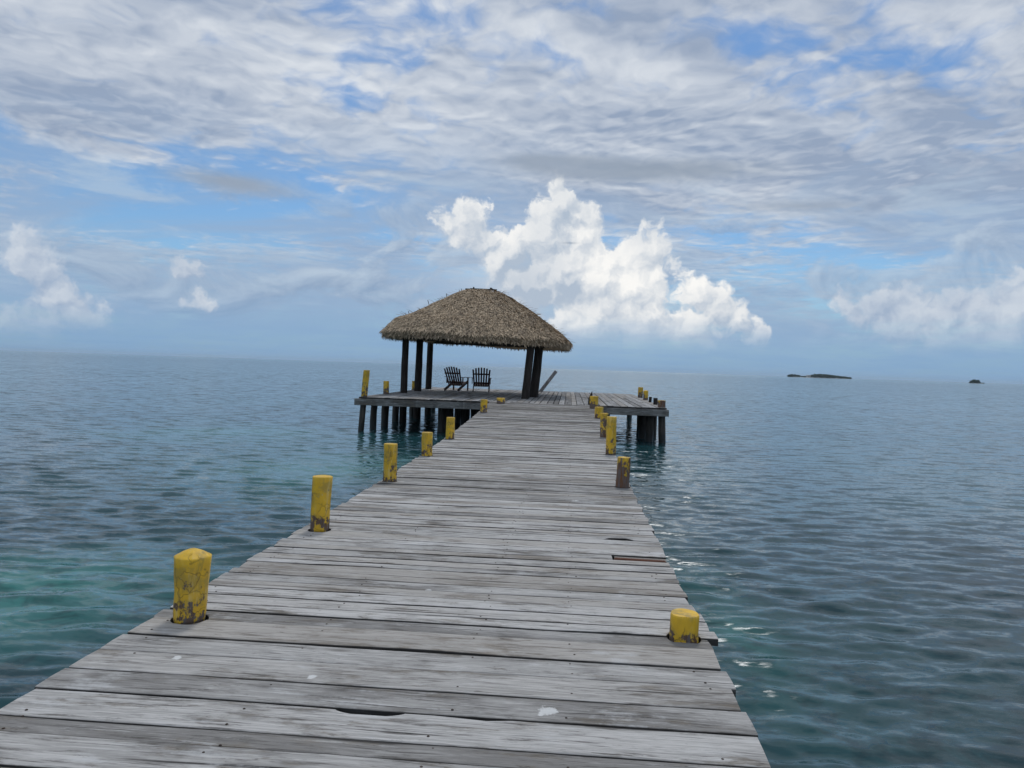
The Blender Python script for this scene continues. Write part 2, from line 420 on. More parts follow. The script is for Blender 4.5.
def paint_mat(name, bare=0.0, brown=(0.14, 0.07, 0.03)):
    """cracked yellow paint over timber; 'tone' runs from 0 at the deck to 1 at the top"""
    m, nt, p = new_mat(name)
    pos = geopos(); x, y, z = split(pos); h = attr('tone')
    big = noise(pos, 7.0, 5, 0.62)
    wob = noise_col(pos, 9.0, 3, 0.5)
    wv = vop('MULTIPLY_ADD', wob, (0.11, 0.11, 0.2)); nt.links.new(pos, wv.inputs[2])
    crack = voro(wv.outputs[0], 7.0, 0, 0.5, dim='3D', feature='DISTANCE_TO_EDGE')
    stain = noise(xyz(x * 16, y * 16, z * 4), 1.0, 5, 0.6)
    yel = mix(stain.step(0.3, 0.7), (0.84, 0.515, 0.03), (0.72, 0.43, 0.035))
    yel = mix(big.step(0.46, 0.60) * 0.75, yel, (0.46, 0.31, 0.06))
    yel = mix(noise(pos, 28.0, 4, 0.7).step(0.62, 0.72) * 0.55, yel, (0.70, 0.62, 0.35))
    fine = noise(pos, 34.0, 5, 0.68)
    yel = mix(noise(xyz(x * 20, y * 20, z * 3.0), 1.0, 5, 0.7).step(0.52, 0.70) * 0.6, yel, (0.80, 0.62, 0.24))
    yel = mix(noise(xyz(x * 14 + 4.0, y * 14, z * 4.0), 1.0, 4, 0.6).step(0.58, 0.70) * 0.55, yel, (0.26, 0.19, 0.07))
    peel = (big * 0.95 + fine * 0.25 - h * 0.34 + (noise(xyz(x * 26, y * 26, z * 5), 1.0, 4, 0.65) - 0.5) * 0.35 + bare).step(0.50, 0.545)
    lines = crack.step(0.008, 0.035, 1.0, 0.0) * noise(pos, 6.0, 2).step(0.40, 0.52)
    under = mix(noise(xyz(x * 30, y * 30, z * 5), 1.0, 5, 0.65).step(0.3, 0.7), brown, (0.17, 0.155, 0.15))
    c = mix(peel, yel, under)
    c = mix(lines * 0.45, c, (0.13, 0.075, 0.03))
    c = mix((h + (fine - 0.5) * 0.3).step(0.0, 0.07, 1.0, 0.0) * 0.45, c, (0.10, 0.085, 0.06))
    setc(p, 'Base Color', c); setc(p, 'Roughness', peel.lin(0, 1, 0.55, 0.85)); p.inputs['Specular IOR Level'].default_value = 0.35
    bump(p, stain * 0.5 + fine * 0.5 - peel * 0.8 - lines * 0.7, 0.6, 0.006)
    return m

def simple_mat(name, a, b, scale, rough=0.8, stretch=(1, 1, 1), bumpd=0.004, tone_amt=0.0, spec=0.3):
    m, nt, p = new_mat(name)
    x, y, z = split(geopos())
    n = noise(xyz(x * stretch[0], y * stretch[1], z * stretch[2]), scale, 5, 0.62)
    f = n.step(0.3, 0.7)
    if tone_amt: f = (f * (1 - tone_amt) + attr('tone') * tone_amt)
    setc(p, 'Base Color', mix(f, a, b)); p.inputs['Roughness'].default_value = rough; p.inputs['Specular IOR Level'].default_value = spec
    bump(p, n, 0.6, bumpd)
    return m

def pile_mat(name):
    """dark timber pile, wet and weed-grown near the water"""
    m, nt, p = new_mat(name)
    x, y, z = split(geopos())
    g = noise(xyz(x * 22, y * 22, z * 2.4), 1.0, 5, 0.65)
    c = mix(g.step(0.3, 0.7), (0.034, 0.029, 0.024), (0.11, 0.092, 0.075))
    wet = (z + (noise(xyz(x * 6, y * 6, z * 6), 1.0, 4) - 0.5) * 0.25).step(-0.5, -0.12, 1.0, 0.0)
    c = mix(wet * 0.85, c, (0.014, 0.015, 0.012))
    setc(p, 'Base Color', c); setc(p, 'Roughness', wet.lin(0, 1, 0.85, 0.4))
    bump(p, g, 0.7, 0.012)
    return m

# deck height: level over the first eight metres, then climbing gently to the platform
def zdeck(y):
    return 0.0 if y < 8 else 0.00186 * (min(y, 24.0) - 8) ** 2
ZP = 0.476                       # platform deck
ZW = -0.65                       # water level
XL, XR = -2.49, 0.89             # jetty edges
YE = 24.0                        # platform front edge
PX0, PX1, PY1 = -6.75, 3.08, 37.2 # platform extents

M_DECK = wood_mat('weathered_grey_boards', (0.57, 0.552, 0.525), (0.37, 0.358, 0.338), (0.15, 0.142, 0.132),
                  'x', droppings=[(-2.02, 3.86, 0.03), (-0.05, 3.52, 0.055), (-1.24, 3.72, 0.03), (-0.95, 5.3, 0.03), (0.12, 9.2, 0.06)])
M_PLAT = wood_mat('weathered_platform_boards', (0.42, 0.415, 0.405), (0.26, 0.255, 0.25), (0.10, 0.097, 0.093), 'y')
M_FASC = wood_mat('weathered_fascia', (0.34, 0.33, 0.31), (0.19, 0.185, 0.17), (0.06, 0.056, 0.05), 'x')
M_FASCY = wood_mat('weathered_side_beam', (0.34, 0.33, 0.31), (0.19, 0.185, 0.17), (0.06, 0.056, 0.05), 'y')
M_DARKW = simple_mat('dark_timber', (0.04, 0.035, 0.03), (0.11, 0.095, 0.08), 3.0, 0.8, (3, 3, 3))
M_NAIL = simple_mat('rusty_nail', (0.03, 0.02, 0.016), (0.07, 0.045, 0.03), 40, 0.7)
M_PAINT = paint_mat('cracked_yellow_paint')
M_PAINTW = paint_mat('worn_yellow_paint', 0.10)
M_PAINTB = paint_mat('flaked_yellow_paint', 0.22, (0.20, 0.085, 0.03))
M_PILE = pile_mat('wet_pile')
M_POLE = simple_mat('hut_pole_bark', (0.018, 0.015, 0.013), (0.048, 0.040, 0.034), 1.0, 0.85, (18, 18, 2.2), 0.008)

# ------------------------------------------------------------------ decking
EDGE = []
def plank(mb_v, mb_f, mb_t, x0, x1, ya, yb, z, tone, seed, along_x=True, thick=0.045, seg=18, warp=0.004, notch=()):
    """one board with slightly wandering edges, its ends cut a little off square"""
    n0 = len(mb_v)
    sk0, sk1 = random.uniform(-.008, .008), random.uniform(-.008, .008)
    xs = [x0 + (x1 - x0) * q / seg for q in range(seg + 1)]
    for (nx, nw, nd, side) in notch:
        if abs(side) == 2 or nd > .03: xs += [nx + nw * q for q in (-1.02, -.96, -.85, -.7, -.5, .5, .7, .85, .96, 1.02) if x0 + .01 < nx + nw * q < x1 - .01]
    xs = sorted(xs); seg = len(xs) - 1
    for i in range(seg + 1):
        x = xs[i]
        e0 = 0.006 * mnoise.noise(Vector((x * 1.1, seed, 0))) + 0.003 * mnoise.noise(Vector((x * 6, seed, 3)))
        e1 = 0.006 * mnoise.noise(Vector((x * 1.1, seed, 9))) + 0.003 * mnoise.noise(Vector((x * 6, seed, 13)))
        for (nx, nw, nd, side) in notch:
            if abs(side) == 2:                # round seat for a post standing on the joint (nd = its y)
                q = math.sqrt(max(0.0, 1 - ((x - nx) / nw) ** 2)) * nw
                if side < 0: e0 = max(e0, nd + q - ya) if q > 0 else e0
                else: e1 = min(e1, nd - q - yb) if q > 0 else e1
                continue
            q = max(0.0, 1 - abs(x - nx) / nw)
            q = min(1, q * 2.2) ** .6 if nd > .03 else q ** .7
            if side < 0: e0 += nd * q
            else: e1 -= nd * q
        zz = warp * mnoise.noise(Vector((x * .8, seed, 5)))
        cup = 0.003
        xs0 = x + (sk0 if i in (0, seg) else 0); xs1 = x + (sk1 if i in (0, seg) else 0)
        ym = (ya + yb) / 2
        ring = [(xs0, ya + e0, z - thick + zz), (xs0, ya + e0, z - .004 + zz), (xs0, ya + e0 + .007, z + zz), ((xs0 + xs1) / 2, ym, z + zz + cup),
                (xs1, yb + e1 - .007, z + zz), (xs1, yb + e1, z - .004 + zz), (xs1, yb + e1, z - thick + zz)]
        for p in ring: mb_v.append(p if along_x else (p[1], p[0], p[2]))
        mb_t.extend([tone] * 7)
        EDGE.extend([1, 1, 0, 0, 0, 1, 1])
    for i in range(seg):
        for k in range(7):
            a = n0 + i * 7 + k; b = n0 + i * 7 + (k + 1) % 7; c = b + 7; d = a + 7
            mb_f.append((a, b, c, d) if along_x else (d, c, b, a))
    e = n0 + seg * 7
    mb_f.append(tuple(n0 + k for k in range(6, -1, -1)) if along_x else tuple(n0 + k for k in range(7)))
    mb_f.append(tuple(e + k for k in range(7)) if along_x else tuple(e + k for k in range(6, -1, -1)))
def build_pydata(name, v, f, t, mat, parent):
    me = bpy.data.meshes.new(name); me.from_pydata(v, [], f)
    at = me.attributes.new('tone', 'FLOAT', 'POINT'); at.data.foreach_set('value', np.asarray(t, np.float32))
    at = me.attributes.new('edge', 'FLOAT', 'POINT'); at.data.foreach_set('value', np.asarray(EDGE, np.float32)); EDGE.clear()
    me.materials.append(mat); me.update()
    o = bpy.data.objects.new(name, me); col.objects.link(o); o.parent = parent
    return o

# posts along the jetty: (x, y, top height above the deck, radius)
POSTS_L = [(-2.26, 4.45, .42, .112), (-2.31, 7.02, .50, .100), (-2.36, 10.05, .52, .094), (-2.38, 12.8, .40, .095), (-2.38, 15.3, .44, .085), (-2.33, 20.4, .34, .105), (-2.33, 23.6, .20, .15)]

SEATS = [(-2.258, 4.45, .108), (-2.31, 7.02, .106), (-2.36, 10.05, .102), (-2.38, 12.8, .104), (-2.38, 15.3, .10), (-2.33, 20.9, .11), (.743, 4.62, .101), (.776, 10.45, .10), (.80, 13.95, .10), (.80, 16.6, .096), (.84, 20.6, .13)]
jetty = tag(empty('jetty', (0, 0, 0)), "long grey plank jetty running out to the thatched shelter", "jetty")
v, f, t = [], [], []
y = -3.0; i = 0
nail_at = []
cols_x = (-2.33, -1.42, -0.50, 0.05, 0.74)
near_cuts = [3.14, 3.42, 3.66, 3.92, 4.16, 4.40, 4.62]   # board joints seen close to
def right_end(ym):
    r = XR + random.uniform(-.012, .016)
    if 4.64 < ym < 4.85: r += .05
    elif 4.85 <= ym < 5.05: r += .035
    elif 5.05 <= ym < 5.3: r += .015
    return r
k = 0
while y < YE - 0.01:
    if 2.9 < y < 4.6:
        nxt = min([c for c in near_cuts if c > y + .02])
        w = nxt - y
    elif y < 2.9: w = min(.25, 3.14 - y) if 3.14 - y > .3 else 3.14 - y
    else: w = random.choice((.12, .14, .15, .165, .18, .19, .21))
    if y + w > YE - .1: w = YE - y
    for s in SEATS:                                           # a joint runs through the middle of every post
        if y + .004 < s[1] < y + w + .07: w = s[1] - y; break
    gap = random.choice((.004, .007, .010, .012, .016, .022, .03)) if y > 4.6 else random.choice((.005, .007, .010, .013))
    tone = min(1, max(0, random.gauss(.45 if y < 4.5 else .62, .22)))
    if 8.9 < y < 10.2: tone = random.uniform(.15, .4)       # a run of darker boards
    x0 = XL + random.uniform(-.012, .014); x1 = right_end(y + w / 2)
    notch = []
    if random.random() < .35: notch.append((random.uniform(XL, XR), random.uniform(.1, .4), random.uniform(.008, .024), random.choice((-1, 1))))
    if abs(y + w - 3.42) < .01: notch.append((-0.86, .16, .035, 1)); 
    if abs(y + w - 3.42) < .01: notch.append((-0.35, .12, .022, 1))
    for s in SEATS:                                           # boards are cut round the posts
        if abs(y + w - s[1]) < .002: notch.append((s[0], s[2], s[1], 2))
        elif abs(y - s[1]) < .002: notch.append((s[0], s[2], s[1], -2))
    notch = [(a, b, c_ if abs(d) == 2 else min(c_, w * .8), d) for a, b, c_, d in notch]
    if y <= 7.3 < y + w: notch.append((.52, .14, .07, -1))
    zz = zdeck(y + w / 2) + random.uniform(-.004, .004)
    if y > 6.36 and k == 0:            # the split board with raw red wood showing at its right-hand end
        k = 1
        plank(v, f, t, x0, .42, y + gap / 2, y + w - gap / 2, zz, .45, i * 1.7)
        RED_Y = y + w * .24
        plank(v, f, t, .44, x1, y + w * .40, y + w - gap / 2, zz - .012, .1, i * 1.7 + 5)
    else:
        plank(v, f, t, x0, x1, y + gap / 2, y + w - gap / 2, zz, tone, i * 1.7, notch=notch, seg=28 if y < 13 else 14)
    if 2.6 < y < 17:
        for cx in cols_x:
            for q in (.22, .78):
                if random.random() < .6: nail_at.append((cx + random.gauss(0, .022), y + w * q + random.gauss(0, .016), zz))
    y += w; i += 1
o_deck = build_pydata('decking', v, f, t, M_DECK, jetty)
nm = MB(); nm.lathe([(0, 0, 0, .0072), (0, 0, .003, .005)], 7)
nail_at.sort(key=lambda p: p[0] ** 2 + p[1] ** 2)
n0 = nm.build('nail', M_NAIL, jetty); n0.location = nail_at[0]
for p_ in nail_at[1:100]:
    c_ = n0.copy(); col.objects.link(c_); c_.parent = jetty; c_.location = p_
rest = MB()
for (x_, y_, z_) in nail_at[100:]: rest.lathe([(x_, y_, z_, .0072), (x_, y_, z_ + .003, .005)], 7)
tag(rest.build('nails', M_NAIL, jetty), kind='stuff')
red = MB(); red.box((.655, RED_Y + .012, -.022), (.44, .055, .05), Matrix.Rotation(.035, 3, 'Z') @ Matrix.Rotation(.02, 3, 'Y'), tone=.5, bev=.012)
red.build('splintered_board', simple_mat('raw_red_wood', (.075, .03, .018), (.17, .065, .035), 9, .8, (1, 12, 12)), jetty)
for sx in (-2.2, -1.42, -.5, .05, .62):
    mb = MB(); prev = None
    for q in np.linspace(-3, YE, 28):
        p = Vector((sx, q, zdeck(q) - .045 - .09))
        if prev is not None: mb.bar(prev, p, .10, .16)
        prev = p
    mb.build('stringer', M_DARKW, jetty)
for (x_, y_, h_, r_) in POSTS_L + [(0, -1.5, 0, .1), (0, 1.9, 0, .1), (0, 18.0, 0, .1)]:
    zz = zdeck(y_) - .045 - .17
    mb = MB(); mb.box((-.90, y_ + r_ + .07, zz - .06), (3.42, .12, .14), tone=.5); mb.build('cross_beam', M_FASC, jetty)
for (x_, y_) in ((-2.2, -1.4), (.7, -1.4), (-2.2, 2.0), (.7, 2.0), (.7, 7.1), (.7, 18.1), (-2.2, 18.1)):
    mb = MB(); mb.lathe([(x_, y_, z, .1) for z in (-1.5, -.9, -.5, zdeck(y_) - .05)], 14, x_ + y_, .08); mb.build('pile', M_PILE, jetty, True)

# ------------------------------------------------------------------ posts
def post(name, x, y, z0, h, r, label, mat, lean=(0, 0), seed=0.0, cone=0.0, cat='post', group='yellow posts along the jetty', taper=.0, n=22, top_bulge=0.0, bare=None):
    root = tag(empty(name, (x, y, z0)), label, cat, group)
    mb = MB(); rings, tones = [], []
    K = 9
    for k in range(K + 1):
        q = k / K; zz = -.03 + (h + .03) * q
        rr = r * (1 - taper * (1 - q)) * (1 + top_bulge * max(0, q - .55))
        rings.append((lean[0] * zz, lean[1] * zz, zz, rr)); tones.append(q)
    zz = rings[-1][2]
    e = [(.95, .008)] if not cone else [(.95, cone * .12), (.55, cone * .66), (.18, cone)]
    for s_, dz_ in e:
        rings.append((lean[0] * zz, lean[1] * zz, zz + dz_, r * (1 + top_bulge * .45) * s_)); tones.append(1.0)
    mb.lathe(rings, n, seed, .09)
    mb.t = [tt for tt in tones for _ in range(n)]
    so = mb.build('painted_shaft' if bare is None else 'shaft', mat, root, True)
    for pl in list(so.data.polygons)[n * K:]: pl.use_smooth = False      # the sawn top keeps its edge
    mb = MB(); zb = -1.5 - z0
    mb.lathe([(lean[0] * q, lean[1] * q, q, r * .96) for q in np.linspace(zb, -.035, 6)], 16, seed + 3, .08)
    mb.build('pile', M_PILE, root, True)
    return root
zd = zdeck
post('mooring_post', -2.26, 4.45, zd(4.45), .385, .102, "thick yellow post with a pointed cap, nearest on the jetty's left edge", M_PAINT, (.03, 0), 1.0, cone=.045, taper=.12, top_bulge=.12, n=11)
post('mooring_post', -2.31, 7.02, zd(7.02), .50, .093, "tall flat topped yellow post, bare patch at its foot, second along the left edge", M_PAINT, (.03, 0), 2.3, taper=.04, n=28)
post('mooring_post', -2.36, 10.05, zd(10.05), .50, .090, "tall clean yellow post, third along the left edge of the jetty", M_PAINT, (0.0, 0), 3.1)
post('mooring_post', -2.38, 12.8, zd(12.8), .39, .093, "short square looking yellow post, fourth along the left edge", M_PAINT, (.0, 0), 4.4)
post('mooring_post', -2.38, 15.3, zd(15.3), .43, .088, "yellow post fifth along the left edge, against the dark water under the platform", M_PAINT, (.02, 0), 5.2)
post('mooring_post', -2.33, 20.9, zd(20.9), .36, .098, "small yellow post, sixth along the left edge, just before the platform", M_PAINTW, (.02, 0), 6.9)
post('mooring_post', -2.10, 23.55, zd(23.55), .17, .13, "low faded yellow stub where the jetty meets the platform on the left", M_PAINTW, (.0, 0), 7.7)
post('mooring_post', .743, 4.62, zd(4.62), .145, .088, "low yellow stump with a flat bright top near the jetty's right edge", M_PAINT, (.0, 0), 8.1, n=30)
post('mooring_post', .775, 10.45, zd(10.45), .40, .089, "brown post with most of its yellow paint flaked off, right edge", M_PAINTB, (.02, 0), 9.6, n=26)
post('mooring_post', .80, 13.95, zd(13.95), .68, .090, "tall bright yellow post on the right edge behind the brown flaked one", M_PAINT, (.0, 0), 10.2)
post('mooring_post', .80, 16.6, zd(16.6), .52, .085, "worn yellow post half hidden behind the tall one on the right edge", M_PAINTW, (-.02, 0), 11.4)
post('mooring_post', .84, 20.6, zd(20.6), .30, .115, "squat yellow post in front of the right wing of the platform", M_PAINT, (-.03, 0), 12.8)
post('mooring_post', .78, 23.2, zd(23.2), .36, .13, "lumpy yellow post at the last boards of the jetty, right side", M_PAINTW, (-.02, 0), 13.3)

# ------------------------------------------------------------------ platform
plat = tag(empty('platform', (0, 0, 0)), "wide grey timber platform on dark piles at the jetty's end", "platform")
v, f, t = [], [], []
x = PX0; i = 0
while x < PX1 - .01:
    w = random.choice((.17, .19, .2, .22, .24))
    if x + w > PX1 - .1: w = PX1 - x
    g_ = random.choice((.008, .012, .016, .024))
    ycut = YE + .03 + random.uniform(-.02, .02)
    # two lengths of board butt over the middle joist
    ym = 30.6 + random.choice((0, 1.9, -1.9))
    plank(v, f, t, ycut, ym - .006, x + g_ / 2, x + w - g_ / 2, ZP + random.uniform(-.006, .006), min(1, max(0, random.gauss(.5, .26))), i * 2.1, False, seg=8)
    plank(v, f, t, ym + .006, PY1 + random.uniform(-.05, .05), x + g_ / 2, x + w - g_ / 2, ZP + random.uniform(-.006, .006), min(1, max(0, random.gauss(.5, .26))), i * 2.1 + 50, False, seg=8)
    x += w; i += 1
build_pydata('decking', v, f, t, M_PLAT, plat)
zb = ZP - .055
mb = MB(); mb.box(((PX0 - .12 - 2.55) / 2, YE + .03, zb - .105), (-2.55 - PX0 + .12, .07, .21), tone=.45, bev=.006); mb.build('fascia', M_FASC, plat)
mb = MB(); mb.box(((.95 + PX1 + .06) / 2, YE + .03, zb - .105), (PX1 + .06 - .95, .07, .21), tone=.55, bev=.006); mb.build('fascia', M_FASC, plat)
mb = MB(); mb.box((-.8, YE + .03, zb - .115), (3.5, .07, .17), tone=.4); mb.build('fascia', M_FASC, plat)
mb = MB(); mb.box((PX0 - .05, (YE + PY1) / 2, zb - .10), (.07, PY1 - YE - .1, .19), tone=.4, bev=.006); mb.build('side_beam', M_FASCY, plat)
mb = MB(); mb.box((PX1 + .02, (YE + PY1) / 2 + .04, zb - .10), (.07, PY1 - YE - .1, .19), tone=.4, bev=.006); mb.build('side_beam', M_FASCY, plat)
for yy in (25.6, 27.6, 29.6, 31.6, 33.6, 35.6, 37.1):
    mb = MB(); mb.box(((PX0 + PX1) / 2, yy, zb - .09), (PX1 - PX0 - .12, .08, .17), tone=.4); mb.build('joist', M_DARKW, plat)
def pile(x_, y_, r_, top):
    mb = MB(); mb.lathe([(x_ + .02 * math.sin(q * 3 + x_), y_, q, r_) for q in np.linspace(-1.6, top, 7)], 14, x_ * 3 + y_, .12)
    return mb.build('pile', M_PILE, plat, True)
for (px, yy) in ((374, 25.1), (396, 28.6), (385.5, 26.5), (412.5, 31.5), (441.5, 25.3), (446, 28.0), (450.3, 26.2), (457.6, 29.5), (464, 26.4), (467, 30.5), (473, 28.5), (477.5, 32.5)):
    d = ray(px, 410); x_ = d.x / d.y * yy
    pile(x_, yy, random.uniform(.10, .14), zb - .19)
for (x_, yy) in ((-1.0, 25.0), (-.2, 27.5), (.4, 30.0), (1.22, 25.4), (-6.55, 36.5), (-4, 36.5), (-1.5, 36.5), (.7, 36.5), (2.9, 36.5), (-3.1, 33), (.5, 33.2), (1.0, 35), (-5.0, 34.6),
                 (2.62, 24.7), (2.5, 25.6), (2.8, 26.6), (2.6, 27.6), (2.95, 28.4)):
    pile(x_, yy, random.uniform(.12, .15), zb - .19)
def on_rim(px, x_):
    d = ray(px, 395); return x_ / (d.x / d.y)
GP = 'posts around the platform rim'
post('mooring_post', -6.62, 24.25, ZP, .86, .100, "tallest slim yellow post at the platform's near left corner", M_PAINT, (.07, 0), 20.2, group=GP)
post('mooring_post', -6.6, on_rim(386, -6.6), ZP, .46, .10, "short yellow post on the left rim of the platform, left of the hut poles", M_PAINTW, (.0, 0), 21.4, group=GP)
post('mooring_post', -6.6, on_rim(414, -6.6), ZP, .38, .10, "yellow post seen between the hut poles at the left rim", M_PAINT, (.0, 0), 22.4, group=GP)
post('mooring_post', 2.95, 24.35, ZP, .22, .12, "low grey brown weathered post at the near right corner of the platform", M_PAINTB, (-.05, 0), 23.4, group=GP)
post('mooring_post', 2.96, 26.2, ZP, .22, .075, "dark weathered stub second from the near right corner of the platform", M_POLE, (.0, 0), 24.4, group=GP, bare=1)
post('mooring_post', 2.98, 28.1, ZP, .19, .055, "thin dark stub between dark and yellow posts on the right rim", M_POLE, (.04, 0), 25.4, group=GP, bare=1)
post('mooring_post', 3.02, 30.2, ZP, .36, .095, "yellow post with a rounded top, nearer of the two on the far right rim", M_PAINTW, (.0, 0), 26.4, cone=.03, group=GP)
post('mooring_post', 3.04, 32.6, ZP, .44, .105, "tall yellow post farthest back on the right rim", M_PAINTW, (.0, 0), 27.4, group=GP)
# dark pointed stake behind the last jetty posts
st = tag(empty('stake', (.70, 24.5, ZP)), "thin dark pointed stake standing behind the lumpy yellow post", "stake")
mb = MB(); mb.lathe([(0, 0, -.1, .07), (.01, 0, .12, .075), (.0, 0, .22, .055), (.03, 0, .33, .03), (.045, 0, .43, .008)], 10, 3.0, .2); mb.build('shaft', M_POLE, st, True)
# leaning timber at the seaward edge
lt = tag(empty('leaning_timber', (-1.33, 36.0, ZP)), "pale grey timber leaning to the right behind the hut's right poles", "timber")
mb = MB(); mb.bar((-.05, 0, -.05), (.70, .1, 1.0), .17, .15, bev=.012); mb.build('beam', wood_mat('grey_beam', (0.34, 0.33, 0.33), (0.22, 0.215, 0.21), (0.12, 0.115, 0.11), 'z'), lt)

# ------------------------------------------------------------------ thatched shelter
HUX = -3.62
hut = tag(empty('thatched_shelter', (HUX, 30.2, ZP)), "open thatched shelter on dark poles over the end of the platform", "shelter")
HX, HY = 3.52, 3.75
ZT, RISE = 4.13, 1.90              # above the platform
def roof_pt(s, ph):
    """s 0 at the ridge .. 1 at the eaves, ph the bearing"""
    c, q = math.cos(ph), math.sin(ph)
    n = 2 + 1.15 * s
    k = (abs(c) ** n + abs(q) ** n) ** (-1 / n)
    hx = .42 + (HX - .42) * s; hy = .14 + (HY - .14) * s
    x_, y_ = hx * k * c, hy * k * q
    g_ = s ** 1.30
    g_ -= (.025 + .055 * max(0.0, min(1.0, .5 - x_ / 3.0))) * math.exp(-((s - .88) / .11) ** 2)      # the skirt flares
    z_ = ZT - RISE * g_ - .027 * x_ * s
    lump = .05 * mnoise.noise(Vector((x_ * .9, y_ * .9, 2))) + .025 * mnoise.noise(Vector((x_ * 2.6, y_ * 2.6, 5)))
    return Vector((x_, y_, z_ + lump))
NP = 96; rows = []
for s_ in np.linspace(0, 1, 26): rows.append([roof_pt(s_, 2 * math.pi * i / NP) for i in range(NP)])
def off(p, k, dz): return Vector((p.x * k, p.y * k, p.z + dz))
e = rows[-1]
rows.append([off(p, 1.012, -.09) for p in e]); rows.append([off(p, 1.005, -.20) for p in e]); rows.append([off(p, .965, -.27) for p in e])
for s_ in (.85, .6, .3, .05): rows.append([roof_pt(s_, 2 * math.pi * i / NP) - Vector((0, 0, .27)) for i in range(NP)])
V = [tuple(p) for r_ in rows for p in r_]
Fq = [(a * NP + i, (a + 1) * NP + i, (a + 1) * NP + (i + 1) % NP, a * NP + (i + 1) % NP) for a in range(len(rows) - 1) for i in range(NP)]
M_THATCH = new_mat('palm_thatch')[0]
def thatch_mat():
    m, nt, p = new_mat('palm_thatch')
    x, y, z = split(geopos()); t_ = attr('tone')
    n = noise(geopos(), 3.0, 5, 0.6)
    c = mix(t_, (0.125, 0.092, 0.062), (0.80, 0.62, 0.42))
    c = mix(n.step(0.45, 0.7) * 0.4, c, (0.17, 0.14, 0.115))
    c = mix(noise(geopos(), 14.0, 3).step(0.60, 0.72) * 0.4, c, (0.34, 0.22, 0.13))
    setc(p, 'Base Color', c); p.inputs['Roughness'].default_value = .85; p.inputs['Specular IOR Level'].default_value = 0.25
    return m
M_THATCH = thatch_mat()
roof = grid_mesh('roof', np.array(V), np.array(Fq), M_THATCH, hut, True, {'tone': np.full(len(V), .42)})
bv, bf, bt = [], [], []
def blade(p, d, nrm, L, W, lift, tone):
    side = d.cross(nrm).normalized()
    n0 = len(bv); bend = random.uniform(-.06, .06)
    for q, ww in ((0, .7), (.55, 1.0), (1, .25)):
        c_ = p + d * (L * q) + nrm * (lift * q + .012 + .02 * math.sin(q * 3)) + side * (bend * q * q) - Vector((0, 0, .03 * q * q * L))
        bv.append(tuple(c_ - side * W * ww / 2)); bv.append(tuple(c_ + side * W * ww / 2 + nrm * random.uniform(-.008, .012))); bt.extend([tone, tone])
    bf.append((n0, n0 + 1, n0 + 3, n0 + 2)); bf.append((n0 + 2, n0 + 3, n0 + 5, n0 + 4))
for k in range(46000):
    s_ = math.sqrt(random.random()) * 1.0; ph = random.uniform(0, 2 * math.pi)
    if s_ < .01: continue
    p = roof_pt(s_, ph); p2 = roof_pt(min(1, s_ + .02) if s_ < .98 else s_ - .02, ph); d = (p2 - p).normalized() * (1 if s_ < .98 else -1)
    tn = (roof_pt(s_, ph + .01) - p).normalized(); nrm = tn.cross(d)
    if nrm.z < 0: nrm = -nrm
    d = (d + tn * random.gauss(0, .55)).normalized()
    tone = min(1, max(0, random.gauss(.58, .26)))
    if random.random() < .012: blade(p, (d + nrm * random.uniform(.3, 1.0)).normalized(), nrm, random.uniform(.15, .35), .02, .05, tone * .6)
    else: blade(p, d, nrm, random.uniform(.10, .32), random.uniform(.016, .042), random.uniform(.0, .06), tone)
for k in range(7000):                          # ragged fringe under the eaves
    ph = random.uniform(0, 2 * math.pi); p = roof_pt(1, ph); p = off(p, random.uniform(.97, 1.012), -random.uniform(.0, .23))
    out = Vector((math.cos(ph), math.sin(ph), 0)); d = (Vector((0, 0, -1)) + out * random.uniform(-.1, .5) + Vector((random.gauss(0, .25), random.gauss(0, .25), 0))).normalized()
    blade(p, d, (out + Vector((0, 0, .2))).normalized(), random.uniform(.05, .17), random.uniform(.02, .045), .05, min(1, max(0, random.gauss(.52, .25))))
me = bpy.data.meshes.new('thatch'); me.from_pydata(bv, [], bf)
at = me.attributes.new('tone', 'FLOAT', 'POINT'); at.data.foreach_set('value', np.asarray(bt, np.float32)); me.materials.append(M_THATCH)
th_o = bpy.data.objects.new('thatch', me); col.objects.link(th_o); th_o.parent = roof
mb = MB()
for (a_, b_, w_) in (((-.62, -.12, ZT + .03), (.55, -.10, ZT + .035), .09), ((-.45, .1, ZT + .07), (.62, .12, ZT + .05), .08), ((-.28, -.2, ZT + .09), (-.34, .3, ZT + .07), .06), ((.40, -.22, ZT + .08), (.42, .3, ZT + .08), .06)):
    mb.bar(a_, b_, w_, .05)
mb.build('ridge_cap', M_DARKW, roof)
mb = MB()
for (s_, ph, L) in ((.80, math.pi * .97, .38), (.52, math.pi * 1.0, .34), (.30, math.pi * 1.04, .22), (.34, math.pi * .9, .2), (.86, .15, .16), (.65, -.2, .1), (.12, math.pi, .16)):
    p = roof_pt(s_, ph); mb = MB(); mb.bar(p, p + Vector((random.uniform(-.12, .02), 0, L)), .022, .022)
    mb.build('stray_stalk', M_DARKW, roof)
def pole(px, py, top_dx, r_):
    """px, py in the world; stands on the sea bed and passes through the deck"""
    x_, y_ = px - HUX, py - 30.2; top = 2.25
    mb = MB(); mb.lathe([(x_ + top_dx * max(0, q) / 2.0, y_, q, r_ * (1.0 - .03 * q)) for q in np.linspace(-2.05, top, 12)], 14, px * 2 + py, .09)
    mb.build('pole', M_POLE, hut, True)
pole(-6.28, 28.6, .02, .135); pole(-6.22, 31.0, .03, .15); pole(-6.3, 33.8, .03, .14)
pole(-1.55, 27.1, .16, .14); pole(-1.33, 28.9, .16, .17); pole(-1.42, 31.0, .16, .16)
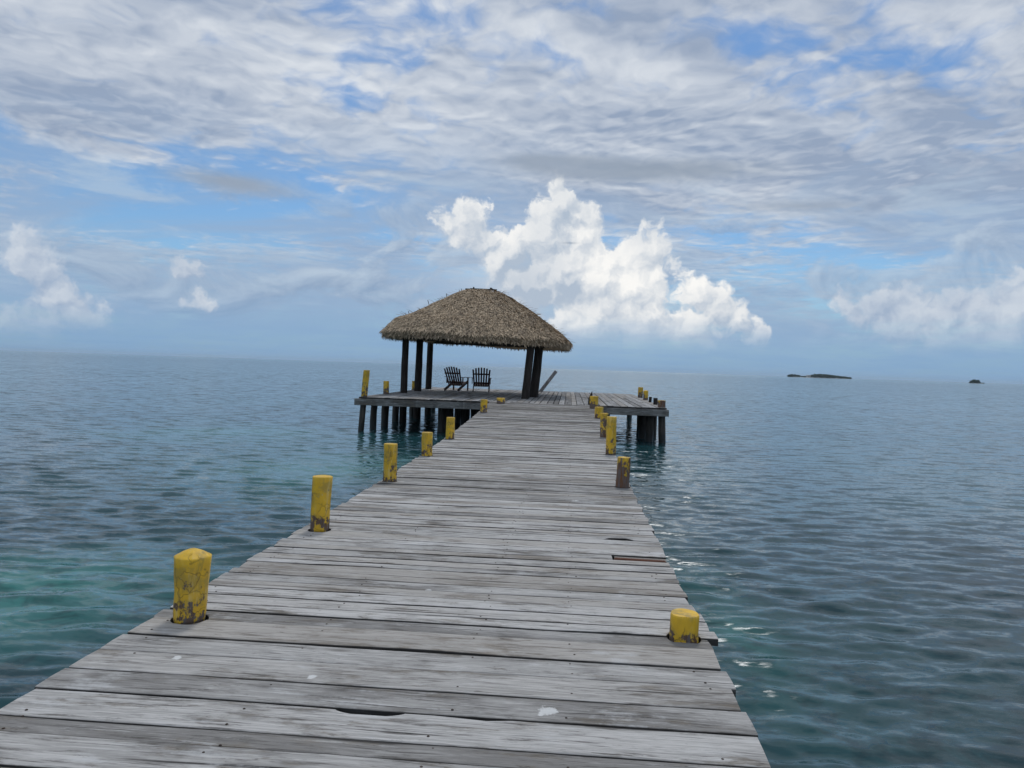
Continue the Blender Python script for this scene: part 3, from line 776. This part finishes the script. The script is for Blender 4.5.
for a_, b_ in (((-2.55, -1.9, 2.12), (2.45, -2.2, 2.0)), ((-2.55, 3.3, 2.12), (2.6, 1.0, 2.0)), ((-2.5, -2.6, 2.2), (-2.45, 3.5, 2.2)), ((2.45, -3.2, 2.06), (2.7, 2.0, 2.06))):
    mb = MB(); mb.bar(a_, b_, .12, .14); mb.build('ring_beam', M_DARKW, hut)

# ------------------------------------------------------------------ two slatted deck chairs
M_CHAIR = simple_mat('dark_stained_wood', (0.030, 0.014, 0.012), (0.085, 0.042, 0.036), 2.0, 0.6, (8, 8, 8), 0.003)
def make_chair(loc, rz, label):
    """faces its own -y"""
    root = tag(empty('slatted_chair', loc, rz), label, 'chair', 'slatted chairs under the thatched roof')
    mb = MB()
    for k in range(7):                              # seat slats, sloping back
        f_ = k / 6; mb.box((0, -.34 + .56 * f_, .37 - .14 * f_), (.60, .078, .022), Matrix.Rotation(-.245, 3, 'X'), bev=.004)
    mb.build('seat', M_CHAIR, root)
    mb = MB(); tops = (.93, .985, 1.01, 1.02, 1.01, .985, .93)
    for k in range(7):                              # fanned back slats with a rounded top line
        u = (k - 3) / 3; h_ = tops[k]
        a_ = Vector((u * .295, .16, .24)); b_ = Vector((u * .35, .16 + .40 * (h_ - .24) / .78, h_))
        mb.bar(a_, b_, .068, .02, bev=.004)
    mb.build('backrest', M_CHAIR, root)
    mb = MB(); mb.box((0, .245, .36), (.66, .03, .075), Matrix.Rotation(-.45, 3, 'X'), bev=.004); mb.box((0, .445, .74), (.74, .03, .06), Matrix.Rotation(-.45, 3, 'X'), bev=.004)
    mb.build('back_rail', M_CHAIR, root)
    for sgn in (-1, 1):
        mb = MB(); mb.box((sgn * .37, -.02, .575), (.115, .76, .024), bev=.005); mb.build('armrest', M_CHAIR, root)
        mb = MB(); mb.bar((sgn * .325, -.36, .40), (sgn * .325, .52, .02), .035, .11); mb.build('rear_leg', M_CHAIR, root)
        mb = MB(); mb.box((sgn * .345, -.33, .28), (.03, .095, .56), bev=.004); mb.build('front_leg', M_CHAIR, root)
        mb = MB(); mb.box((sgn * .385, .21, .44), (.026, .07, .25), bev=.004); mb.build('arm_support', M_CHAIR, root)
    root.scale = (1.03, 1.03, 1.03)
    return root
make_chair((-4.93, 33.3, ZP + .004), R(180 - 20), "dark slatted armchair turned aside, left of the pair under the roof")
make_chair((-3.84, 33.2, ZP + .004), R(180 + 5), "dark slatted armchair seen square from behind, right of the pair")
HAZE = 0.00005
# ------------------------------------------------------------------ water
def build_water():
    """one sheet to the horizon, finest close by; wind ripples from many crossing wave trains"""
    th = np.concatenate([np.linspace(-180, -56, 60, endpoint=False), np.linspace(-56, 48, 780, endpoint=False), np.linspace(48, 180, 60, endpoint=False)])
    th = np.radians(th)                              # clockwise from +Y
    rad = np.concatenate([[0.4], np.geomspace(1.6, 80, 900), np.geomspace(85, 9000, 100)])
    RR, TT = np.meshgrid(rad, th, indexing='ij')
    Xw = RR * np.sin(TT); Yw = RR * np.cos(TT)
    Z = np.zeros_like(Xw)
    r2 = np.random.default_rng(5)
    spacing = RR * 0.0044
    for k in range(90):
        lam = 0.085 * (0.62 / 0.085) ** r2.random()
        ang = r2.normal(R(-80), R(21)) if r2.random() < .8 else r2.normal(R(-120), R(25))              # direction of travel
        amp = 0.0036 * lam * r2.uniform(.6, 1.4)
        kx, ky = 2 * math.pi / lam * math.cos(ang), 2 * math.pi / lam * math.sin(ang)
        ph = r2.uniform(0, 6.28)
        fade = np.clip((lam / spacing - 4.0) / 3.0, 0, 1)
        w = np.sin(kx * Xw + ky * Yw + ph + .5 * np.sin(.21 * kx * Xw - .17 * ky * Yw + ph * 2))
        Z += amp * fade * w
    # patches of calmer and rougher water
    gust = .75 + .35 * np.sin(.19 * Xw + .11 * Yw + 1) * np.sin(.13 * Yw - .07 * Xw)
    Z = Z * gust + ZW
    nr, nt_ = Xw.shape
    V = np.stack([Xw, Yw, Z], -1).reshape(-1, 3)
    a = (np.arange(nr - 1)[:, None] * nt_ + np.arange(nt_)[None, :]); b = (np.arange(nr - 1)[:, None] * nt_ + (np.arange(nt_)[None, :] + 1) % nt_)
    F = np.stack([a, b, b + nt_, a + nt_], -1).reshape(-1, 4)[:, ::-1]
    m, nt, p = new_mat('sea_water')
    pos = geopos(); x, y, z = split(pos)
    flat = xyz(x, y, 0.0)
    n1 = noise(flat, 0.16, 5, 0.6); n2 = noise(flat, 0.9, 4, 0.6)
    deep = mix(n1.step(0.35, 0.65), WATER_DEEP, WATER_DEEP2)
    deep = mix(spot(flat, 8, 7, 11, 10) * 1.1, deep, (0.010, 0.026, 0.033))        # darker weed bed to the right
    def patch(cx, cy, rx, ry, rot=0.0): return spot(flat, cx, cy, rx * 1.5, ry * 1.5, R(rot))
    sand = patch(-5.4, 6.6, 2.6, 2.8, 20) * 1.25 + patch(-4.8, 15, 3.4, 6.5) * .75 + patch(-10, 22, 9, 7) * .55 + patch(1.5, 6.8, .9, 3.4) * .65 + patch(-16, 14, 6, 3.5) * .4
    sand = (sand + (n1 - 0.5) * 1.1 + (n2 - 0.5) * 0.4 * sand).step(0.1, 1.0)
    c = mix(sand, deep, WATER_SAND)
    # weed and rock mottling on the shallow bed
    mott = noise(xyz(x, y, z * 6.0), 2.2, 4, 0.6, dist=0.8)
    c = mix(mott.step(0.48, 0.66) * y.step(4, 16, 0.55, 0.0), c, (0.006, 0.020, 0.024))
    # pale turquoise shelf far out, near the horizon
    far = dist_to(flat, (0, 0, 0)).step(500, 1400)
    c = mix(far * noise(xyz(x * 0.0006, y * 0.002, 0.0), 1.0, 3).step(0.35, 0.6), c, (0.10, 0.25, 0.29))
    sun_glare = spot(flat, 330, 2500, 520, 2000) * noise(xyz(x * 0.002, y * 0.0012, 0.0), 1.0, 3).step(0.3, 0.6)  # sunlit glare near the horizon, painted into the water colour
    c = mix(sun_glare.step(0.1, 0.5), c, (0.52, 0.58, 0.56))
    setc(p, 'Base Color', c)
    p.inputs['Roughness'].default_value = 0.07; p.inputs['IOR'].default_value = 1.333
    # facets of the ripples too small for the sheet: the normal is tilted by slope noise, as steep far away as near
    near = dist_to(flat, (0, 0, 0))
    gust = noise(xyz(x * 0.05, y * 0.13, 0.0), 1.0, 4, 0.6, dim='2D').lin(0.3, 0.7, 0.75, 1.2) * noise(xyz(x * 0.012, y * 0.035, 0.0), 1.0, 3, 0.6, dim='2D').lin(0.3, 0.7, 0.75, 1.2)
    def tilt(sx, sy, det, rough, k):
        v = vop('SUBTRACT', noise_col(xyz(x * sx, y * sy, 0.0), 1.0, det, rough, '2D'), (0.5, 0.5, 0.5)).outputs[0]
        sc_n = nt.nodes.new('ShaderNodeVectorMath'); sc_n.operation = 'SCALE'; nt.links.new(v, sc_n.inputs[0]); nt.links.new(k.k, sc_n.inputs[3])
        return sc_n.outputs[0]
    t1 = tilt(1.1, 3.6, 5, 0.7, gust * near.step(5, 40, 0.75, 1.75))
    t2 = tilt(0.32, 0.9, 3, 0.6, gust * near.step(15, 90, 0.0, 0.8))
    t3 = tilt(9.0, 16.0, 3, 0.6, near.step(2, 40, 0.12, 0.4))
    tv = vop('ADD', vop('ADD', t1, t2).outputs[0], t3).outputs[0]
    tv = vop('MULTIPLY', tv, (0.75, 1.0, 0.0)).outputs[0]
    gn = nt.nodes.new('ShaderNodeNewGeometry').outputs['Normal']
    nn = vop('NORMALIZE', vop('ADD', gn, tv).outputs[0]).outputs[0]
    nt.links.new(nn, p.inputs['Normal'])
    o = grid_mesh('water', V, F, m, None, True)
    tag(o, "rippled slate blue sea with turquoise shallows by the jetty", "sea", kind='structure')
WATER_DEEP, WATER_DEEP2, WATER_SAND = (0.012, 0.052, 0.062), (0.028, 0.092, 0.100), (0.040, 0.185, 0.165)
build_water()

# ------------------------------------------------------------------ far islands
M_SAND = simple_mat('pale_sand', (.35, .33, .28), (.5, .47, .4), .2, .9)
M_LEAF = simple_mat('far_foliage', (0.016, 0.044, 0.030), (0.045, 0.095, 0.060), .35, .8, tone_amt=.5)
M_WALL = simple_mat('white_wall', (.6, .6, .58), (.75, .75, .73), .5, .8)
M_ROOF = simple_mat('grey_roof', (.2, .2, .2), (.3, .3, .3), .5, .8)
def island(name, x0, x1, dist, label, prof, gaps=(), hmax=8.0, wlabel=''):
    """low strip of land between two bearings (photograph columns) at a distance; prof(u) = tree height 0..1"""
    d0, d1 = ray(x0, 374), ray(x1, 374)
    A = Vector((d0.x, d0.y, 0)).normalized() * dist; B = Vector((d1.x, d1.y, 0)).normalized() * dist
    ax = (B - A).normalized(); L = (B - A).length; nx = Vector((-ax.y, ax.x, 0)); W = L * .28
    mb = MB(); n = 40
    vs, fs = [], []
    for j, (k_, zz) in enumerate(((1.03, ZW - .5), (1.0, ZW + .25), (.8, ZW + 1.0))):
        for i in range(n):
            a_ = 2 * math.pi * i / n; wv_ = 1 + .07 * math.sin(3 * a_ + 1) + .04 * math.sin(7 * a_)
            q = (A + B) / 2 + ax * (math.cos(a_) * L / 2 * k_) + nx * (math.sin(a_) * W / 2 * k_ * wv_); vs.append((q.x, q.y, zz))
    for j in range(2):
        for i in range(n): fs.append((j * n + i, j * n + (i + 1) % n, (j + 1) * n + (i + 1) % n, (j + 1) * n + i))
    fs.append(tuple(2 * n + i for i in range(n))); mb.add(vs, fs)
    tag(mb.build('island', M_SAND), label, 'island', kind='structure')
    mb = MB(); rr = random.Random(3)
    for k_ in range(int(L * 3.0)):
        u = rr.random()
        if any(g0 < u < g1 for g0, g1 in gaps): continue
        w_ = rr.uniform(-.42, .42) * math.sqrt(max(.02, 1 - (2 * u - 1) ** 2))
        c_ = A + ax * (L * u) + nx * (W * w_)
        H_ = hmax * prof(u) * rr.uniform(.75, 1.15)
        if H_ < .8: continue
        mb.box((c_.x, c_.y, ZW + H_ * .2 + .3), (.35, .35, H_ * .5), tone=.2)
        for q in range(9):                       # leafy clump: a handful of tilted leaf plates through the crown
            o_ = Vector((rr.gauss(0, H_ * .2), rr.gauss(0, H_ * .2), H_ * rr.uniform(.3, 1.0)))
            s_ = H_ * rr.uniform(.12, .24)
            p_ = Vector((c_.x, c_.y, ZW)) + o_
            rot = Matrix.Rotation(rr.uniform(0, 6.3), 3, 'Z') @ Matrix.Rotation(rr.uniform(-.9, .9), 3, 'X')
            mb.box(p_, (s_ * 2, s_ * 1.3, s_ * .7), rot, tone=rr.random(), taper=.5)
    tag(mb.build('woodland', M_LEAF), wlabel, 'trees', kind='stuff')
    return A, ax, L, nx
def prof1(u):
    if u < .19: return .55 + .2 * math.sin(u / .19 * 3.14)
    if u < .38: return .40
    return max(.3, 1.0 - .55 * max(0, (u - .58) / .42)) * (.75 + .25 * min(1, (u - .38) / .06))
A, ax, L, nx = island('long_island', 788, 851.5, 2500, "long low sand island under the trees on the right horizon", prof1, gaps=((.20, .215), (.30, .325), (.335, .36)), hmax=10.5, wlabel="long dark line of trees on the horizon right of the platform")
for k_, (u, w_, h_) in enumerate(((.312, 7, 4.2), (.345, 9, 5.0))):
    c_ = A + ax * (L * u) - nx * 8
    hs = tag(empty('house', (c_.x, c_.y, ZW + .9), math.atan2(ax.y, ax.x)), ("small pale house in the gap between the far trees, left one", "small pale house beside the taller far trees, right one")[k_], 'house', 'houses on the far island')
    mb = MB(); mb.box((0, 0, h_ / 2), (w_, 6, h_)); mb.build('wall', M_WALL, hs)
    mb = MB(); mb.add([(-w_ * .56, -3.6, h_), (w_ * .56, -3.6, h_), (w_ * .56, 3.6, h_), (-w_ * .56, 3.6, h_), (-w_ * .5, 0, h_ + 2), (w_ * .5, 0, h_ + 2)], [(0, 1, 5, 4), (2, 3, 4, 5), (0, 4, 3), (1, 2, 5), (3, 2, 1, 0)]); mb.build('roof', M_ROOF, hs)
island('islet', 969, 984.5, 2000, "tiny lone islet at the far right of the horizon", lambda u: max(.22, math.sin(min(1, u * 1.15) * 3.14) ** .8) if u < .72 else .26, hmax=8.0, wlabel="rounded clump of trees on the tiny far islet")

# ------------------------------------------------------------------ sea air: far things pale a little
hm = bpy.data.materials.new('sea_air'); hm.use_nodes = True
nt = hm.node_tree; nt.nodes.clear()
ho = nt.nodes.new('ShaderNodeOutputMaterial'); pv = nt.nodes.new('ShaderNodeVolumePrincipled')
pv.inputs['Color'].default_value = (.80, .88, .96, 1); pv.inputs['Density'].default_value = HAZE; pv.inputs['Anisotropy'].default_value = 0.2
nt.links.new(pv.outputs[0], ho.inputs['Volume'])
mb = MB(); mb.box((0, 0, (ZW - 1.5 + 24) / 2), (18600, 18600, 24 - ZW + 1.5))
hz = tag(mb.build('haze', hm), "thin pale sea haze over the water", "haze", kind='stuff')
